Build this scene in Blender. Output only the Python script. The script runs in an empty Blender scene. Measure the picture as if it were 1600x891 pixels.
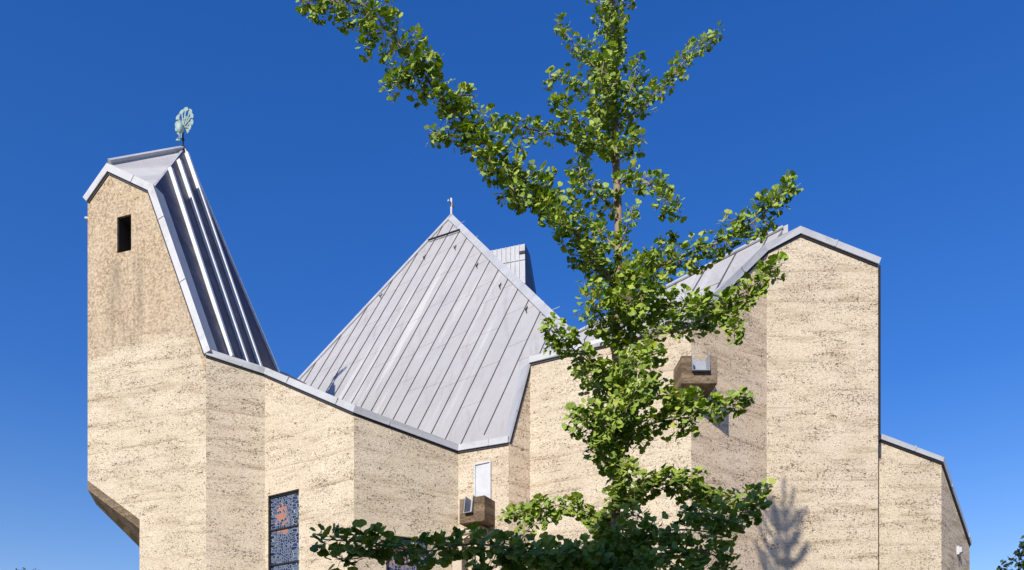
import bpy, bmesh, math, random
from mathutils import Vector as V, Matrix
random.seed(7)
C = bpy.data.collections.new('scene'); bpy.context.scene.collection.children.link(C)
SC = bpy.context.scene
R = math.radians

# ---------------------------------------------------------------- camera, sky, sun, exposure
F, CX, HY, EYE = 1200.0, 800.0, 1200.0, 1.6
cam_d = bpy.data.cameras.new('camera'); cam = bpy.data.objects.new('camera', cam_d)
SC.collection.objects.link(cam); SC.camera = cam
cam.location = (0, 0, EYE); cam.rotation_euler = (R(90), 0, 0)
cam_d.sensor_width = 36; cam_d.lens = 27.0; cam_d.shift_y = (HY-445.5)/1600
cam_d.clip_start = .05; cam_d.clip_end = 3000

AZ, EL = 27.5, 31.5
SUN = V((-math.sin(R(AZ))*math.cos(R(EL)), -math.cos(R(AZ))*math.cos(R(EL)), math.sin(R(EL))))
w = bpy.data.worlds.new('World'); SC.world = w; w.use_nodes = True
nt = w.node_tree; bg = nt.nodes['Background']
sky = nt.nodes.new('ShaderNodeTexSky'); sky.sky_type = 'NISHITA'; sky.sun_disc = False
sky.sun_elevation = R(EL); sky.sun_rotation = R(180+AZ)
sky.air_density = 1.0; sky.dust_density = 0.15; sky.ozone_density = 4.0; sky.altitude = 0
hs = nt.nodes.new('ShaderNodeHueSaturation')
hs.inputs['Saturation'].default_value = 1.25; hs.inputs['Value'].default_value = 2.2
hs.inputs['Hue'].default_value = 0.5
nt.links.new(sky.outputs[0], hs.inputs['Color'])
# the air that day: deeper blue overhead, paler towards the horizon
tcn = nt.nodes.new('ShaderNodeTexCoord'); sxy = nt.nodes.new('ShaderNodeSeparateXYZ'); nt.links.new(tcn.outputs['Generated'], sxy.inputs[0])
rp = nt.nodes.new('ShaderNodeValToRGB'); nt.links.new(sxy.outputs[2], rp.inputs[0])
rp.color_ramp.elements[0].position = .20; rp.color_ramp.elements[0].color = (.89, .60, .575, 1)
rp.color_ramp.elements[1].position = .70; rp.color_ramp.elements[1].color = (.39, .48, .70, 1)
mid_ = rp.color_ramp.elements.new(.42); mid_.color = (.47, .485, .65, 1)
mxs = nt.nodes.new('ShaderNodeMix'); mxs.data_type = 'RGBA'; mxs.blend_type = 'MULTIPLY'; mxs.inputs[0].default_value = 1
nt.links.new(hs.outputs[0], mxs.inputs[6]); nt.links.new(rp.outputs[0], mxs.inputs[7]); nt.links.new(mxs.outputs[2], bg.inputs[0])
bg.inputs[1].default_value = 0.11
sl = bpy.data.lights.new('sun', 'SUN'); sl.energy = 4.5; sl.angle = R(.5); sl.color = (1, .94, .83)
so = bpy.data.objects.new('sun', sl); SC.collection.objects.link(so)
so.rotation_euler = SUN.to_track_quat('Z', 'Y').to_euler()
vs = SC.view_settings
vs.view_transform = 'Standard'; vs.look = 'None'; vs.gamma = 1; vs.exposure = 0.15; vs.use_curve_mapping = False

# ---------------------------------------------------------------- helpers
def P(px, py, d):
    """a place seen in the photo at px,py (1600 wide) standing d metres away"""
    return V(((px-CX)*d/F, d, EYE+(HY-py)*d/F))

def mesh(name, verts, faces, mat=None, parent=None, loc=None, smooth=False):
    m = bpy.data.meshes.new(name); m.from_pydata([tuple(v) for v in verts], [], faces); m.validate(); m.update()
    if mat: m.materials.append(mat)
    o = bpy.data.objects.new(name, m); C.objects.link(o)
    if parent: o.parent = parent
    if loc: o.location = loc
    if smooth:
        for p in m.polygons: p.use_smooth = True
    return o

def fixn(o):
    b = bmesh.new(); b.from_mesh(o.data); bmesh.ops.recalc_face_normals(b, faces=b.faces); b.to_mesh(o.data); b.free(); return o

def tag(o, label=None, cat=None, group=None, kind=None):
    if label: o['label'] = label
    if cat: o['category'] = cat
    if group: o['group'] = group
    if kind: o['kind'] = kind
    return o

def empty(name, loc=(0,0,0), rz=0):
    o = bpy.data.objects.new(name, None); C.objects.link(o); o.location = loc; o.rotation_euler = (0,0,rz); o.empty_display_size = .3
    return o

class MB:
    def __init__(s): s.v = []; s.f = []
    def add(s, vs, fs):
        n = len(s.v); s.v += [V(p) for p in vs]; s.f += [tuple(i+n for i in f) for f in fs]
    def prism8(s, a, b):      # a: 4 points, b: the 4 opposite points
        s.add(list(a)+list(b), [(0,1,2,3),(7,6,5,4),(0,4,5,1),(1,5,6,2),(2,6,7,3),(3,7,4,0)])
    def slab(s, pts, off):
        n = len(pts); off = V(off)
        s.add(list(pts)+[V(p)+off for p in pts], [tuple(range(n)), tuple(range(2*n-1, n-1, -1))]+[(i, i+n, (i+1) % n+n, (i+1) % n) for i in range(n)])
    def box(s, x0, x1, y0, y1, z0, z1):
        s.prism8([(x0,y0,z0),(x1,y0,z0),(x1,y0,z1),(x0,y0,z1)], [(x0,y1,z0),(x1,y1,z0),(x1,y1,z1),(x0,y1,z1)])
    def obox(s, c, ax, ay, az):   # centre and three half vectors
        c, ax, ay, az = V(c), V(ax), V(ay), V(az)
        s.prism8([c-ax-ay-az, c+ax-ay-az, c+ax-ay+az, c-ax-ay+az], [c-ax+ay-az, c+ax+ay-az, c+ax+ay+az, c-ax+ay+az])
    def bar(s, a, b, wv, hv):     # beam a->b with width half vec wv and height vec hv (one sided)
        a, b, wv, hv = V(a), V(b), V(wv), V(hv)
        s.prism8([a-wv, a+wv, a+wv+hv, a-wv+hv], [b-wv, b+wv, b+wv+hv, b-wv+hv])
    def tube(s, pts, rad, n=8, cap=True):
        pts = [V(p) for p in pts]
        if not hasattr(rad, '__len__'): rad = [rad]*len(pts)
        rings = []; ref = None
        for i, p in enumerate(pts):
            t = (pts[min(i+1, len(pts)-1)]-pts[max(i-1, 0)]).normalized()
            if ref is None: ref = t.orthogonal()
            ref = (ref-t*ref.dot(t)); ref = ref.normalized() if ref.length > 1e-6 else t.orthogonal().normalized()
            bi = t.cross(ref)
            rings.append([p+(ref*math.cos(2*math.pi*k/n)+bi*math.sin(2*math.pi*k/n))*rad[i] for k in range(n)])
        vs_ = [q for r in rings for q in r]; fs = []
        for i in range(len(pts)-1):
            for k in range(n):
                fs.append((i*n+k, i*n+(k+1) % n, (i+1)*n+(k+1) % n, (i+1)*n+k))
        if cap: fs += [tuple(range(n-1, -1, -1)), tuple((len(pts)-1)*n+k for k in range(n))]
        s.add(vs_, fs)
    def ball(s, c, rx, ry, rz, nu=12, nv=8, rot=None):
        vs_ = []; fs = []
        for j in range(nv+1):
            th = math.pi*j/nv
            for i in range(nu):
                ph = 2*math.pi*i/nu
                q = V((rx*math.sin(th)*math.cos(ph), ry*math.sin(th)*math.sin(ph), rz*math.cos(th)))
                if rot: q = rot @ q
                vs_.append(V(c)+q)
        for j in range(nv):
            for i in range(nu):
                fs.append((j*nu+i, (j+1)*nu+i, (j+1)*nu+(i+1) % nu, j*nu+(i+1) % nu))
        s.add(vs_, fs)
    def build(s, name, mat, parent=None, smooth=False):
        return fixn(mesh(name, s.v, s.f, mat, parent, smooth=smooth))

# ---------------------------------------------------------------- materials
def newmat(name):
    m = bpy.data.materials.new(name); m.use_nodes = True
    return m, m.node_tree, m.node_tree.nodes['Principled BSDF']
def N(nt, typ, **kw):
    n = nt.nodes.new(typ)
    for k, v in kw.items():
        if k in n.inputs: n.inputs[k].default_value = v
        else: setattr(n, k, v)
    return n
def ramp(nt, fac, stops, interp='LINEAR'):
    r = nt.nodes.new('ShaderNodeValToRGB'); r.color_ramp.interpolation = interp
    e = r.color_ramp.elements
    while len(e) > 1: e.remove(e[0])
    e[0].position = stops[0][0]; e[0].color = (*stops[0][1], 1) if len(stops[0][1]) == 3 else stops[0][1]
    for p, c in stops[1:]:
        q = e.new(p); q.color = (*c, 1) if len(c) == 3 else c
    nt.links.new(fac, r.inputs[0]); return r.outputs[0]
def mixc(nt, fac, a, b, mode='MIX'):
    m = nt.nodes.new('ShaderNodeMix'); m.data_type = 'RGBA'; m.blend_type = mode
    for sock, val in ((m.inputs[0], fac), (m.inputs[6], a), (m.inputs[7], b)):
        if hasattr(val, 'links') or hasattr(val, 'is_linked'): nt.links.new(val, sock)
        elif isinstance(val, tuple): sock.default_value = (*val, 1)
        else: sock.default_value = val
    return m.outputs[2]
def g(v): return (v, v, v)
def coords(nt, scale=(1,1,1), loc=(0,0,0)):
    ge = nt.nodes.new('ShaderNodeNewGeometry'); mp = nt.nodes.new('ShaderNodeMapping')
    mp.inputs['Scale'].default_value = scale; mp.inputs['Location'].default_value = loc
    nt.links.new(ge.outputs['Position'], mp.inputs[0]); return mp.outputs[0]
def noise(nt, co, scale, detail=3, rough=.55, dist=0):
    n = N(nt, 'ShaderNodeTexNoise', Scale=scale, Detail=detail, Roughness=rough, Distortion=dist)
    nt.links.new(co, n.inputs['Vector']); return n.outputs['Fac']
def math_(nt, op, a, b=None, clamp=False):
    m = nt.nodes.new('ShaderNodeMath'); m.operation = op; m.use_clamp = clamp
    for i, v in enumerate((a, b)):
        if v is None: continue
        if isinstance(v, (int, float)): m.inputs[i].default_value = v
        else: nt.links.new(v, m.inputs[i])
    return m.outputs[0]

def concrete(name, base=(.57,.46,.32), light=(.77,.665,.49), stain_top=False, dirt=.5, seed=0.0, joint=None, tint=None):
    m, nt, b = newmat(name)
    co = coords(nt, loc=(seed, seed*2, seed*3))
    flat = coords(nt, (.45, .45, 3.2), (seed, seed, seed))
    fine = noise(nt, coords(nt, (1,1,2.2), (seed, seed*2, seed*3)), 14, 5, .8)
    col = mixc(nt, ramp(nt, fine, [(.38, g(0)), (.56, g(1))]), base, light)
    col = mixc(nt, ramp(nt, noise(nt, co, 1.1, 3), [(.5, g(0)), (.7, g(.3))]), col, (.78,.66,.56))
    big = noise(nt, co, .7, 4, .6)
    col = mixc(nt, ramp(nt, big, [(.35, g(0)), (.7, g(.35))]), col, tuple(c*.80 for c in base))
    # pour layers: broken horizontal bands of coarse dark aggregate
    lay = noise(nt, flat, 1.6, 6, .65, .3)
    laymask = ramp(nt, lay, [(.50, g(0)), (.66, g(1))])
    col = mixc(nt, math_(nt, 'MULTIPLY', laymask, .6*dirt+.1), col, (.40,.29,.18))
    flat2 = coords(nt, (.25, .25, 9), (seed+4, seed, seed))
    thin = noise(nt, flat2, 1.0, 5, .7)
    brk = noise(nt, co, 1.3, 3)
    thinm = math_(nt, 'MULTIPLY', ramp(nt, thin, [(.60, g(0)), (.66, g(1)), (.71, g(0))]), ramp(nt, brk, [(.45, g(0)), (.6, g(1))]))
    col = mixc(nt, math_(nt, 'MULTIPLY', thinm, .75), col, (.24,.17,.11))
    # day joints of the pours
    sz = nt.nodes.new('ShaderNodeSeparateXYZ'); gz = nt.nodes.new('ShaderNodeNewGeometry'); nt.links.new(gz.outputs['Position'], sz.inputs[0])
    wav = math_(nt, 'FRACT', math_(nt, 'ADD', math_(nt, 'DIVIDE', sz.outputs[2], .74), math_(nt, 'MULTIPLY', noise(nt, flat, .6, 4), .55)))
    jm = math_(nt, 'MULTIPLY', ramp(nt, wav, [(.0, g(1)), (.05, g(.35)), (.16, g(0))]), ramp(nt, noise(nt, co, .9, 3), [(.42, g(0)), (.6, g(.75))]))
    col = mixc(nt, jm, col, (.36,.26,.17))
    # irregular pits and dark aggregate, thicker in the poor layers of each pour
    clump = noise(nt, coords(nt, (.8, .8, 2.6), (seed, 1, 2)), 1.5, 5, .7)
    pits = []
    for sc, lo, am, off_ in ((11, .69, .85, 1), (18, .64, .75, 5), (32, .58, .6, 9)):
        nn_ = noise(nt, coords(nt, (1, 1, 1.5), (seed+off_, off_, seed)), sc, 2, .55, .4)
        v_ = math_(nt, 'ADD', nn_, math_(nt, 'MULTIPLY', math_(nt, 'SUBTRACT', clump, .5), .42))
        v_ = math_(nt, 'ADD', v_, math_(nt, 'MULTIPLY', laymask, .05*dirt))
        pm = math_(nt, 'MULTIPLY', ramp(nt, v_, [(lo, g(0)), (lo+.035, g(1))]), am)
        pits.append(pm)
        col = mixc(nt, pm, col, (.22,.155,.10) if sc > 20 else (.13,.09,.06))
    if stain_top:
        se = nt.nodes.new('ShaderNodeSeparateXYZ'); ge = nt.nodes.new('ShaderNodeNewGeometry'); nt.links.new(ge.outputs['Position'], se.inputs[0])
        zz = math_(nt, 'ADD', se.outputs[2], math_(nt, 'MULTIPLY', noise(nt, co, 1.1, 4), .5))
        # older concrete above the pour line, and along the raking edge
        zz = math_(nt, 'ADD', zz, math_(nt, 'MULTIPLY', noise(nt, flat, 1.2, 5, .7), 1.6))
        k1 = ramp(nt, math_(nt, 'MULTIPLY', math_(nt, 'SUBTRACT', zz, 13.75), 1.0), [(0, g(0)), (.30, g(.75)), (.8, g(1))])
        ex = math_(nt, 'ADD', math_(nt, 'MULTIPLY', se.outputs[0], 2.95), se.outputs[2])
        k2 = math_(nt, 'GREATER_THAN', ex, -11.6)
        k2 = math_(nt, 'MULTIPLY', k2, math_(nt, 'GREATER_THAN', se.outputs[2], 11.3))
        k = math_(nt, 'MAXIMUM', k1, k2)
        blotch = noise(nt, coords(nt, (1, 1, .35)), 1.7, 5, .65)
        k = math_(nt, 'MULTIPLY', k, ramp(nt, blotch, [(.3, g(.45)), (.65, g(.95))]))
        dark = mixc(nt, ramp(nt, noise(nt, co, 13, 4, .8), [(.40, g(0)), (.58, g(1))]), (.24,.165,.095), (.60,.46,.30))
        col = mixc(nt, k, col, dark)
        # grey runs below the belfry opening
        run = noise(nt, coords(nt, (3.5, 3.5, .18)), 1.5, 3)
        dx = math_(nt, 'ABSOLUTE', math_(nt, 'ADD', se.outputs[0], 10.35))
        rm = math_(nt, 'MULTIPLY', ramp(nt, dx, [(.15, g(1)), (.8, g(0))]), ramp(nt, run, [(.42, g(0)), (.6, g(1))]))
        zr = ramp(nt, math_(nt, 'MULTIPLY', se.outputs[2], .05), [(.62, g(0)), (.67, g(1)), (.76, g(1)), (.765, g(0))])
        col = mixc(nt, math_(nt, 'MULTIPLY', math_(nt, 'MULTIPLY', rm, zr), .6), col, (.20,.17,.14))
    if tint: col = mixc(nt, 1.0, col, tint, 'MULTIPLY')
    nt.links.new(col, b.inputs['Base Color']); b.inputs['Roughness'].default_value = .93
    b.inputs['Specular IOR Level'].default_value = .15
    bp = N(nt, 'ShaderNodeBump', Strength=.55, Distance=.03)
    hgt = math_(nt, 'SUBTRACT', fine, pits[0]); hgt = math_(nt, 'SUBTRACT', hgt, pits[1])
    nt.links.new(hgt, bp.inputs['Height']); nt.links.new(bp.outputs[0], b.inputs['Normal'])
    return m

def metal(name, col=(.55,.55,.58), dark=(.36,.35,.37), lightc=(.72,.72,.74), rough=.5, met=.35, streak=(1,1,1), axes=None):
    m, nt, b = newmat(name)
    co = coords(nt)
    c = mixc(nt, ramp(nt, noise(nt, co, .9, 5, .6), [(.35, g(0)), (.7, g(.8))]), col, lightc)
    c = mixc(nt, ramp(nt, noise(nt, coords(nt, streak), 1.6, 5, .7), [(.55, g(0)), (.75, g(.75))]), c, dark)
    c = mixc(nt, ramp(nt, noise(nt, co, 9, 4, .7), [(.62, g(0)), (.75, g(.5))]), c, dark)
    if axes:      # pale and rusty water runs down the slope
        dv, sv = axes[0].normalized(), axes[1].normalized(); ge = nt.nodes.new('ShaderNodeNewGeometry'); cb = nt.nodes.new('ShaderNodeCombineXYZ')
        for k_, (ax_, f_) in enumerate(((sv, 1.1), (dv, .07))):
            vm = nt.nodes.new('ShaderNodeVectorMath'); vm.operation = 'DOT_PRODUCT'; vm.inputs[1].default_value = ax_*f_
            nt.links.new(ge.outputs['Position'], vm.inputs[0]); nt.links.new(vm.outputs['Value'], cb.inputs[k_])
        c = mixc(nt, ramp(nt, noise(nt, cb.outputs[0], 1.0, 4, .6), [(.57, g(0)), (.65, g(.55))]), c, (.60,.585,.545))
        mp_ = nt.nodes.new('ShaderNodeMapping'); nt.links.new(cb.outputs[0], mp_.inputs[0]); mp_.inputs['Scale'].default_value = (2.2, 2.5, 1); mp_.inputs['Location'].default_value = (5, 3, 0)
        c = mixc(nt, ramp(nt, noise(nt, mp_.outputs[0], 1.3, 5, .7), [(.60, g(0)), (.72, g(.6))]), c, (.27,.22,.20))
    nt.links.new(c, b.inputs['Base Color']); b.inputs['Metallic'].default_value = met
    nt.links.new(ramp(nt, noise(nt, co, 2.5, 3), [(.3, g(rough-.1)), (.7, g(rough+.12))]), b.inputs['Roughness'])
    bp = N(nt, 'ShaderNodeBump', Strength=.25, Distance=.05); nt.links.new(noise(nt, co, 1.3, 3), bp.inputs['Height']); nt.links.new(bp.outputs[0], b.inputs['Normal'])
    return m

def plain(name, col, rough=.7, met=0, var=.25, scale=6):
    m, nt, b = newmat(name); co = coords(nt)
    c = mixc(nt, noise(nt, co, scale, 4), tuple(x*(1-var) for x in col), tuple(min(1, x*(1+var)) for x in col))
    nt.links.new(c, b.inputs['Base Color']); b.inputs['Roughness'].default_value = rough; b.inputs['Metallic'].default_value = met
    return m

M = {}
M['tower'] = concrete('tower concrete', stain_top=True, dirt=.55)
M['wall'] = [concrete('pebbled concrete %d' % i, dirt=.35+.1*(i % 4), seed=3.1*i) for i in range(5)]
M['browned'] = concrete('browned concrete', base=(.66,.50,.34), light=(.86,.70,.50), dirt=.75, seed=9.3)
M['spout_shade_concrete'] = concrete('weathered spout concrete', base=(.06,.042,.026), light=(.22,.155,.095), dirt=1.0, seed=2.3)  # weathered boxes; its dark tone also paints the shade of the tower underside
M['coping'] = metal('coping zinc', (.42,.42,.425), (.26,.25,.25), (.54,.54,.54), .5, .1)
M['zinc'] = metal('roof zinc', (.385,.37,.36), (.29,.27,.26), (.44,.425,.41), .62, .0, streak=(2.6, .25, .25), axes=(V((-1.03,-1.38,-2.965)), V((1.38,-1.03,0))))
M['zinc_shaded'] = metal('shaded roof zinc', (.022,.025,.055), (.012,.013,.03), (.045,.05,.10), .5, .0)  # shaded copy of the roof zinc: shade and sky blue in the colour
M['seam'] = plain('seam lead', (.13,.13,.14), .6, .2)
M['seam_light'] = plain('seam cap zinc', (.72,.71,.70), .5, .1)
M['chute'] = metal('chute zinc', (.30,.31,.33), (.18,.18,.19), (.40,.41,.43), .5, .3)
M['iron'] = plain('dark iron', (.03,.03,.035), .5, .5)
M['white'] = plain('white painted board', (.56,.57,.58), .6, 0, .18, 5)
M['verdigris'] = plain('verdigris copper', (.36,.48,.45), .75, .05, .35, 12)
M['render'] = plain('cream render', (.62,.52,.38), .9)
M['void'] = plain('belfry shade', (.03,.025,.022), .9)  # near-black colour paints the shade inside the belfry

def stained(name, kind):
    m, nt, b = newmat(name)
    uv = nt.nodes.new('ShaderNodeUVMap'); uv.uv_map = 'pane'
    mp = nt.nodes.new('ShaderNodeMapping'); nt.links.new(uv.outputs[0], mp.inputs[0]); mp.inputs['Scale'].default_value = (1,1,1)
    sp = nt.nodes.new('ShaderNodeSeparateXYZ'); nt.links.new(mp.outputs[0], sp.inputs[0])
    def vor(scale, vec):
        a = N(nt, 'ShaderNodeTexVoronoi', Scale=scale, Randomness=.9, feature='DISTANCE_TO_EDGE', voronoi_dimensions='2D')
        c = N(nt, 'ShaderNodeTexVoronoi', Scale=scale, Randomness=.9, voronoi_dimensions='2D')
        nt.links.new(vec, a.inputs['Vector']); nt.links.new(vec, c.inputs['Vector'])
        return a.outputs['Distance'], c.outputs['Color']
    d1, c1 = vor(13, mp.outputs[0])
    mp2 = nt.nodes.new('ShaderNodeMapping'); nt.links.new(uv.outputs[0], mp2.inputs[0]); mp2.inputs['Scale'].default_value = (.42,1.15,1)
    d2, c2 = vor(12, mp2.outputs[0])
    u = sp.outputs[0]
    edge = math_(nt, 'GREATER_THAN', math_(nt, 'ABSOLUTE', math_(nt, 'SUBTRACT', u, .46)), .30)
    dist = nt.nodes.new('ShaderNodeMix'); dist.data_type = 'FLOAT'; nt.links.new(edge, dist.inputs[0]); nt.links.new(d1, dist.inputs[2]); nt.links.new(d2, dist.inputs[3])
    ccol = mixc(nt, edge, c1, c2)
    sc = nt.nodes.new('ShaderNodeSeparateColor'); nt.links.new(ccol, sc.inputs[0])
    glass = ramp(nt, sc.outputs[0], [(0, (.012,.018,.06)), (.3, (.02,.03,.08)), (.5, (.06,.085,.14)), (.7, (.11,.135,.17)), (.85, (.035,.038,.04)), (1, (.015,.02,.06))], 'CONSTANT')
    # coloured figures
    def blob(cu, cv, ru, rv):
        du = math_(nt, 'DIVIDE', math_(nt, 'SUBTRACT', u, cu), ru); dv = math_(nt, 'DIVIDE', math_(nt, 'SUBTRACT', sp.outputs[1], cv), rv)
        s_ = math_(nt, 'ADD', math_(nt, 'MULTIPLY', du, du), math_(nt, 'MULTIPLY', dv, dv))
        s_ = math_(nt, 'ADD', s_, math_(nt, 'MULTIPLY', math_(nt, 'SUBTRACT', sc.outputs[1], .45), 2.4))
        return math_(nt, 'LESS_THAN', s_, 1.0)
    if kind == 0:
        bl = math_(nt, 'MAXIMUM', blob(.38, -.52, .20, .26), blob(.42, -.88, .16, .13))
        col = mixc(nt, bl, glass, (.46,.15,.045))
        lead = (.17,.20,.25)
    else:
        bl = math_(nt, 'MAXIMUM', blob(.35, -.20, .30, .13), blob(.36, -.62, .28, .12))
        bl = math_(nt, 'MAXIMUM', bl, blob(.75, -.22, .15, .12))
        fig = ramp(nt, sc.outputs[2], [(0, (.30,.05,.05)), (.4, (.32,.19,.20)), (.75, (.05,.06,.15))], 'CONSTANT')
        col = mixc(nt, bl, glass, fig); lead = (.20,.20,.23)
    lm = ramp(nt, dist.outputs[0], [(.07, g(1)), (.12, g(0))])
    col = mixc(nt, lm, col, lead)
    nt.links.new(col, b.inputs['Base Color'])
    nt.links.new(ramp(nt, lm, [(0, g(.18)), (1, g(.6))]), b.inputs['Roughness'])
    bp = N(nt, 'ShaderNodeBump', Strength=.5, Distance=.01); nt.links.new(lm, bp.inputs['Height']); nt.links.new(bp.outputs[0], b.inputs['Normal'])
    return m
M['glass0'] = stained('stained glass blue orange', 0)
M['glass1'] = stained('stained glass red blue', 1)

# ---------------------------------------------------------------- ground
def ground_mat():
    m, nt, b = newmat('lawn'); co = coords(nt)
    c = mixc(nt, noise(nt, co, .3, 5), (.07,.10,.03), (.12,.15,.05))
    nt.links.new(mixc(nt, noise(nt, co, 30, 3), c, (.05,.07,.02)), b.inputs['Base Color']); b.inputs['Roughness'].default_value = .95
    return m
tag(mesh('ground', [(-1500,-1500,0),(1500,-1500,0),(1500,1500,0),(-1500,1500,0)], [(0,1,2,3)], ground_mat()), kind='structure')
tag(mesh('pavement', [(-60,8.5,.004),(60,8.5,.004),(60,16.5,.004),(-60,16.5,.004)], [(0,1,2,3)], plain('paving slabs', (.42,.38,.32), .9)), kind='structure')
tag(mesh('road', [(-200,-5.2,.004),(200,-5.2,.004),(200,1.2,.004),(-200,1.2,.004)], [(0,1,2,3)], plain('asphalt', (.05,.05,.052), .9)), kind='structure')

# ================================================================ the church
church = empty('church', (0, 20, 0))
tag(church, 'folded beige pebbled concrete church with grey zinc pyramid roof behind the ginkgo', 'church')
def par(o):      # keep world coordinates under the church empty
    o.parent = church; o.matrix_parent_inverse = Matrix.Translation((0, -20, 0)); return o
def cpart(mb, name, mat, label=None, smooth=False):
    o = mb.build(name, mat, None, smooth)
    o.data.transform(Matrix.Translation((0, -20, 0))); o.parent = church
    if label: o['label'] = label
    return o
def csub(mb, name, mat, parent, smooth=False):
    o = mb.build(name, mat, None, smooth)
    o.data.transform(Matrix.Translation((0, -20, 0))); o.parent = parent
    return o

# plan corners of the folded front: photo column and distance
PL = [('a',137,21.0),('b',322,19.9),('c',414,20.28),('d',553,18.82),('e',716,19.9),('f',795,19.2),('g',828,19.52),('h',1080,17.65),('i',1198,18.95),('j',1372,18.95)]
def plan(px, z): return V(((px-CX)*z/F, z, 0))
pts = [plan(p, z) for _, p, z in PL]
def segn(a, b):       # outward (towards camera) normal
    d = (b-a).normalized(); return V((d.y, -d.x, 0))
TH = .35
offs = []
for i, p in enumerate(pts):
    ns = []
    if i > 0: ns.append(segn(pts[i-1], p))
    if i < len(pts)-1: ns.append(segn(p, pts[i+1]))
    if len(ns) == 2: n = (ns[0]+ns[1])/(1+ns[0].dot(ns[1]))
    else: n = ns[0]
    offs.append(-n*TH)
def depth_at(px, p0, z0, p1, z1):
    f = (px-p0)/(p1-p0); return 1/((1-f)/z0+f/z1)

class Wall:
    def __init__(s, i=None, seg=None, off=None):
        if i is not None:
            s.p0, s.z0, s.p1, s.z1 = PL[i][1], PL[i][2], PL[i+1][1], PL[i+1][2]; s.o0, s.o1 = offs[i], offs[i+1]
        else:
            s.p0, s.z0, s.p1, s.z1 = seg
            n = segn(plan(s.p0, s.z0), plan(s.p1, s.z1)); s.o0 = s.o1 = -n*TH
            if off: s.o0, s.o1 = off
        s.a, s.b = plan(s.p0, s.z0), plan(s.p1, s.z1); s.n = segn(s.a, s.b)
    def pt(s, px, py, out=0.0):
        q = P(px, py, depth_at(px, s.p0, s.z0, s.p1, s.z1)); return q+s.n*out
    def gp(s, px, z, out=0.0):
        d = depth_at(px, s.p0, s.z0, s.p1, s.z1); q = plan(px, d); q.z = z; return q+s.n*out
    def off(s, q):
        f = (V((q.x, q.y, 0))-s.a).length/(s.b-s.a).length; return s.o0.lerp(s.o1, f)
    def col(s, mb, pl, pr, bl, br, tl, tr):
        """a wall strip; bl/br None = down to the ground, else photo rows; ('z',v) = world height"""
        def q(px, y):
            if y is None: return s.gp(px, 0)
            if isinstance(y, tuple): return s.gp(px, y[1])
            return s.pt(px, y)
        A = [q(pl, bl), q(pr, br), q(pr, tr), q(pl, tl)]
        mb.prism8(A, [v+s.off(v) for v in A])

def edge_y(px, line):
    for (x0, y0), (x1, y1) in zip(line, line[1:]):
        if x0-1e-6 <= px <= x1+1e-6: return y0+(y1-y0)*(px-x0)/(x1-x0)

# --- wall a : tower front with belfry opening and cut-back foot
wa = Wall(0); m = MB()
topA = [(137,316),(170,269),(232,300),(322,555)]
botA = [(137,765),(218,826)]
T_ = lambda x: edge_y(x, topA); B_ = lambda x: edge_y(x, botA)
for l, r in ((137,170),(170,183),(205,218)): wa.col(m, l, r, B_(l), B_(r), T_(l), T_(r))
ol, oh = ('z', wa.pt(183, 396).z), ('z', wa.pt(183, 340).z)
wa.col(m, 183, 205, B_(183), B_(205), ol, ol); wa.col(m, 183, 205, oh, oh, T_(183), T_(205))
for l, r in ((218,232),(232,322)): wa.col(m, l, r, None, None, T_(l), T_(r))
tw_ = cpart(m, 'tower_wall', M['tower']); tw_.data.materials.append(M['spout_shade_concrete'])
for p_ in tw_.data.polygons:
    if p_.normal.z < -.3 and p_.center.z < 10: p_.material_index = 1  # downward faces get dark concrete, painting in their shade
# near-black lining puts the shade into the opening's back and reveals
m = MB(); c0 = wa.gp(181, ol[1]-.1, -.75); c1 = wa.gp(207, ol[1]-.1, -.75); c2 = wa.gp(207, oh[1]+.1, -.75); c3 = wa.gp(181, oh[1]+.1, -.75)
m.slab([c0,c1,c2,c3], -wa.n*.05)
for a_, b_ in ((c0,c3),(c1,c2)):
    m.slab([a_, b_, b_+wa.n*.39, a_+wa.n*.39], (b_-a_).cross(wa.n).normalized()*.01)
for p_, q_ in (((183.1,ol[1]),(183.1,oh[1])),((204.9,ol[1]),(204.9,oh[1])),((183.1,oh[1]-.003),(204.9,oh[1]-.003))):  # dark sheets over the reveals in place of shade
    u0, u1 = wa.gp(*p_, -.05), wa.gp(*q_, -.05); m.slab([u0, u1, u1-wa.n*.6, u0-wa.n*.6], (0,0,-.012) if p_[1] > ol[1]+.1 else (wa.b-wa.a).normalized()*(.012 if p_[0] < 190 else -.012))
m.slab([c3,c2,c2+wa.n*.39,c3+wa.n*.39],(0,0,.02)); m.slab([c0,c1,c1+wa.n*.39,c0+wa.n*.39],(0,0,-.02))
cpart(m, 'belfry_opening', M['void'])
# soffit of the cut-back foot, its shade put into dark concrete
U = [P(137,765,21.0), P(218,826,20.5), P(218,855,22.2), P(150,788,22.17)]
m = MB(); m.slab([u+V((0,0,-.004)) for u in U], (0,0,.25)); cpart(m, 'soffit', M['spout_shade_concrete'])
# tower flanks going back
lb = P(150,788,22.17); lb2 = V((lb.x+.9, lb.y+2.6, 0))
a0 = P(137,765,21.0)
m = MB()
m.slab([V((a0.x+.02,a0.y+.02,a0.z)), V((lb2.x,lb2.y,a0.z+1.5)), V((lb2.x,lb2.y,15.2)), V((a0.x+.02,a0.y+.02,wa.pt(137,316).z))], (.3,.1,0))
g0 = wa.gp(218,0); g1 = V((g0.x-1.3, g0.y+4.4, 0))
m.slab([V((g0.x+.02,g0.y+.02,0)), g1, V((g1.x,g1.y,a0.z)), V((g0.x+.02,g0.y+.02,wa.pt(218,826).z))], (.3,.1,0))
cpart(m, 'flank_wall', M['wall'][3])

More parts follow.
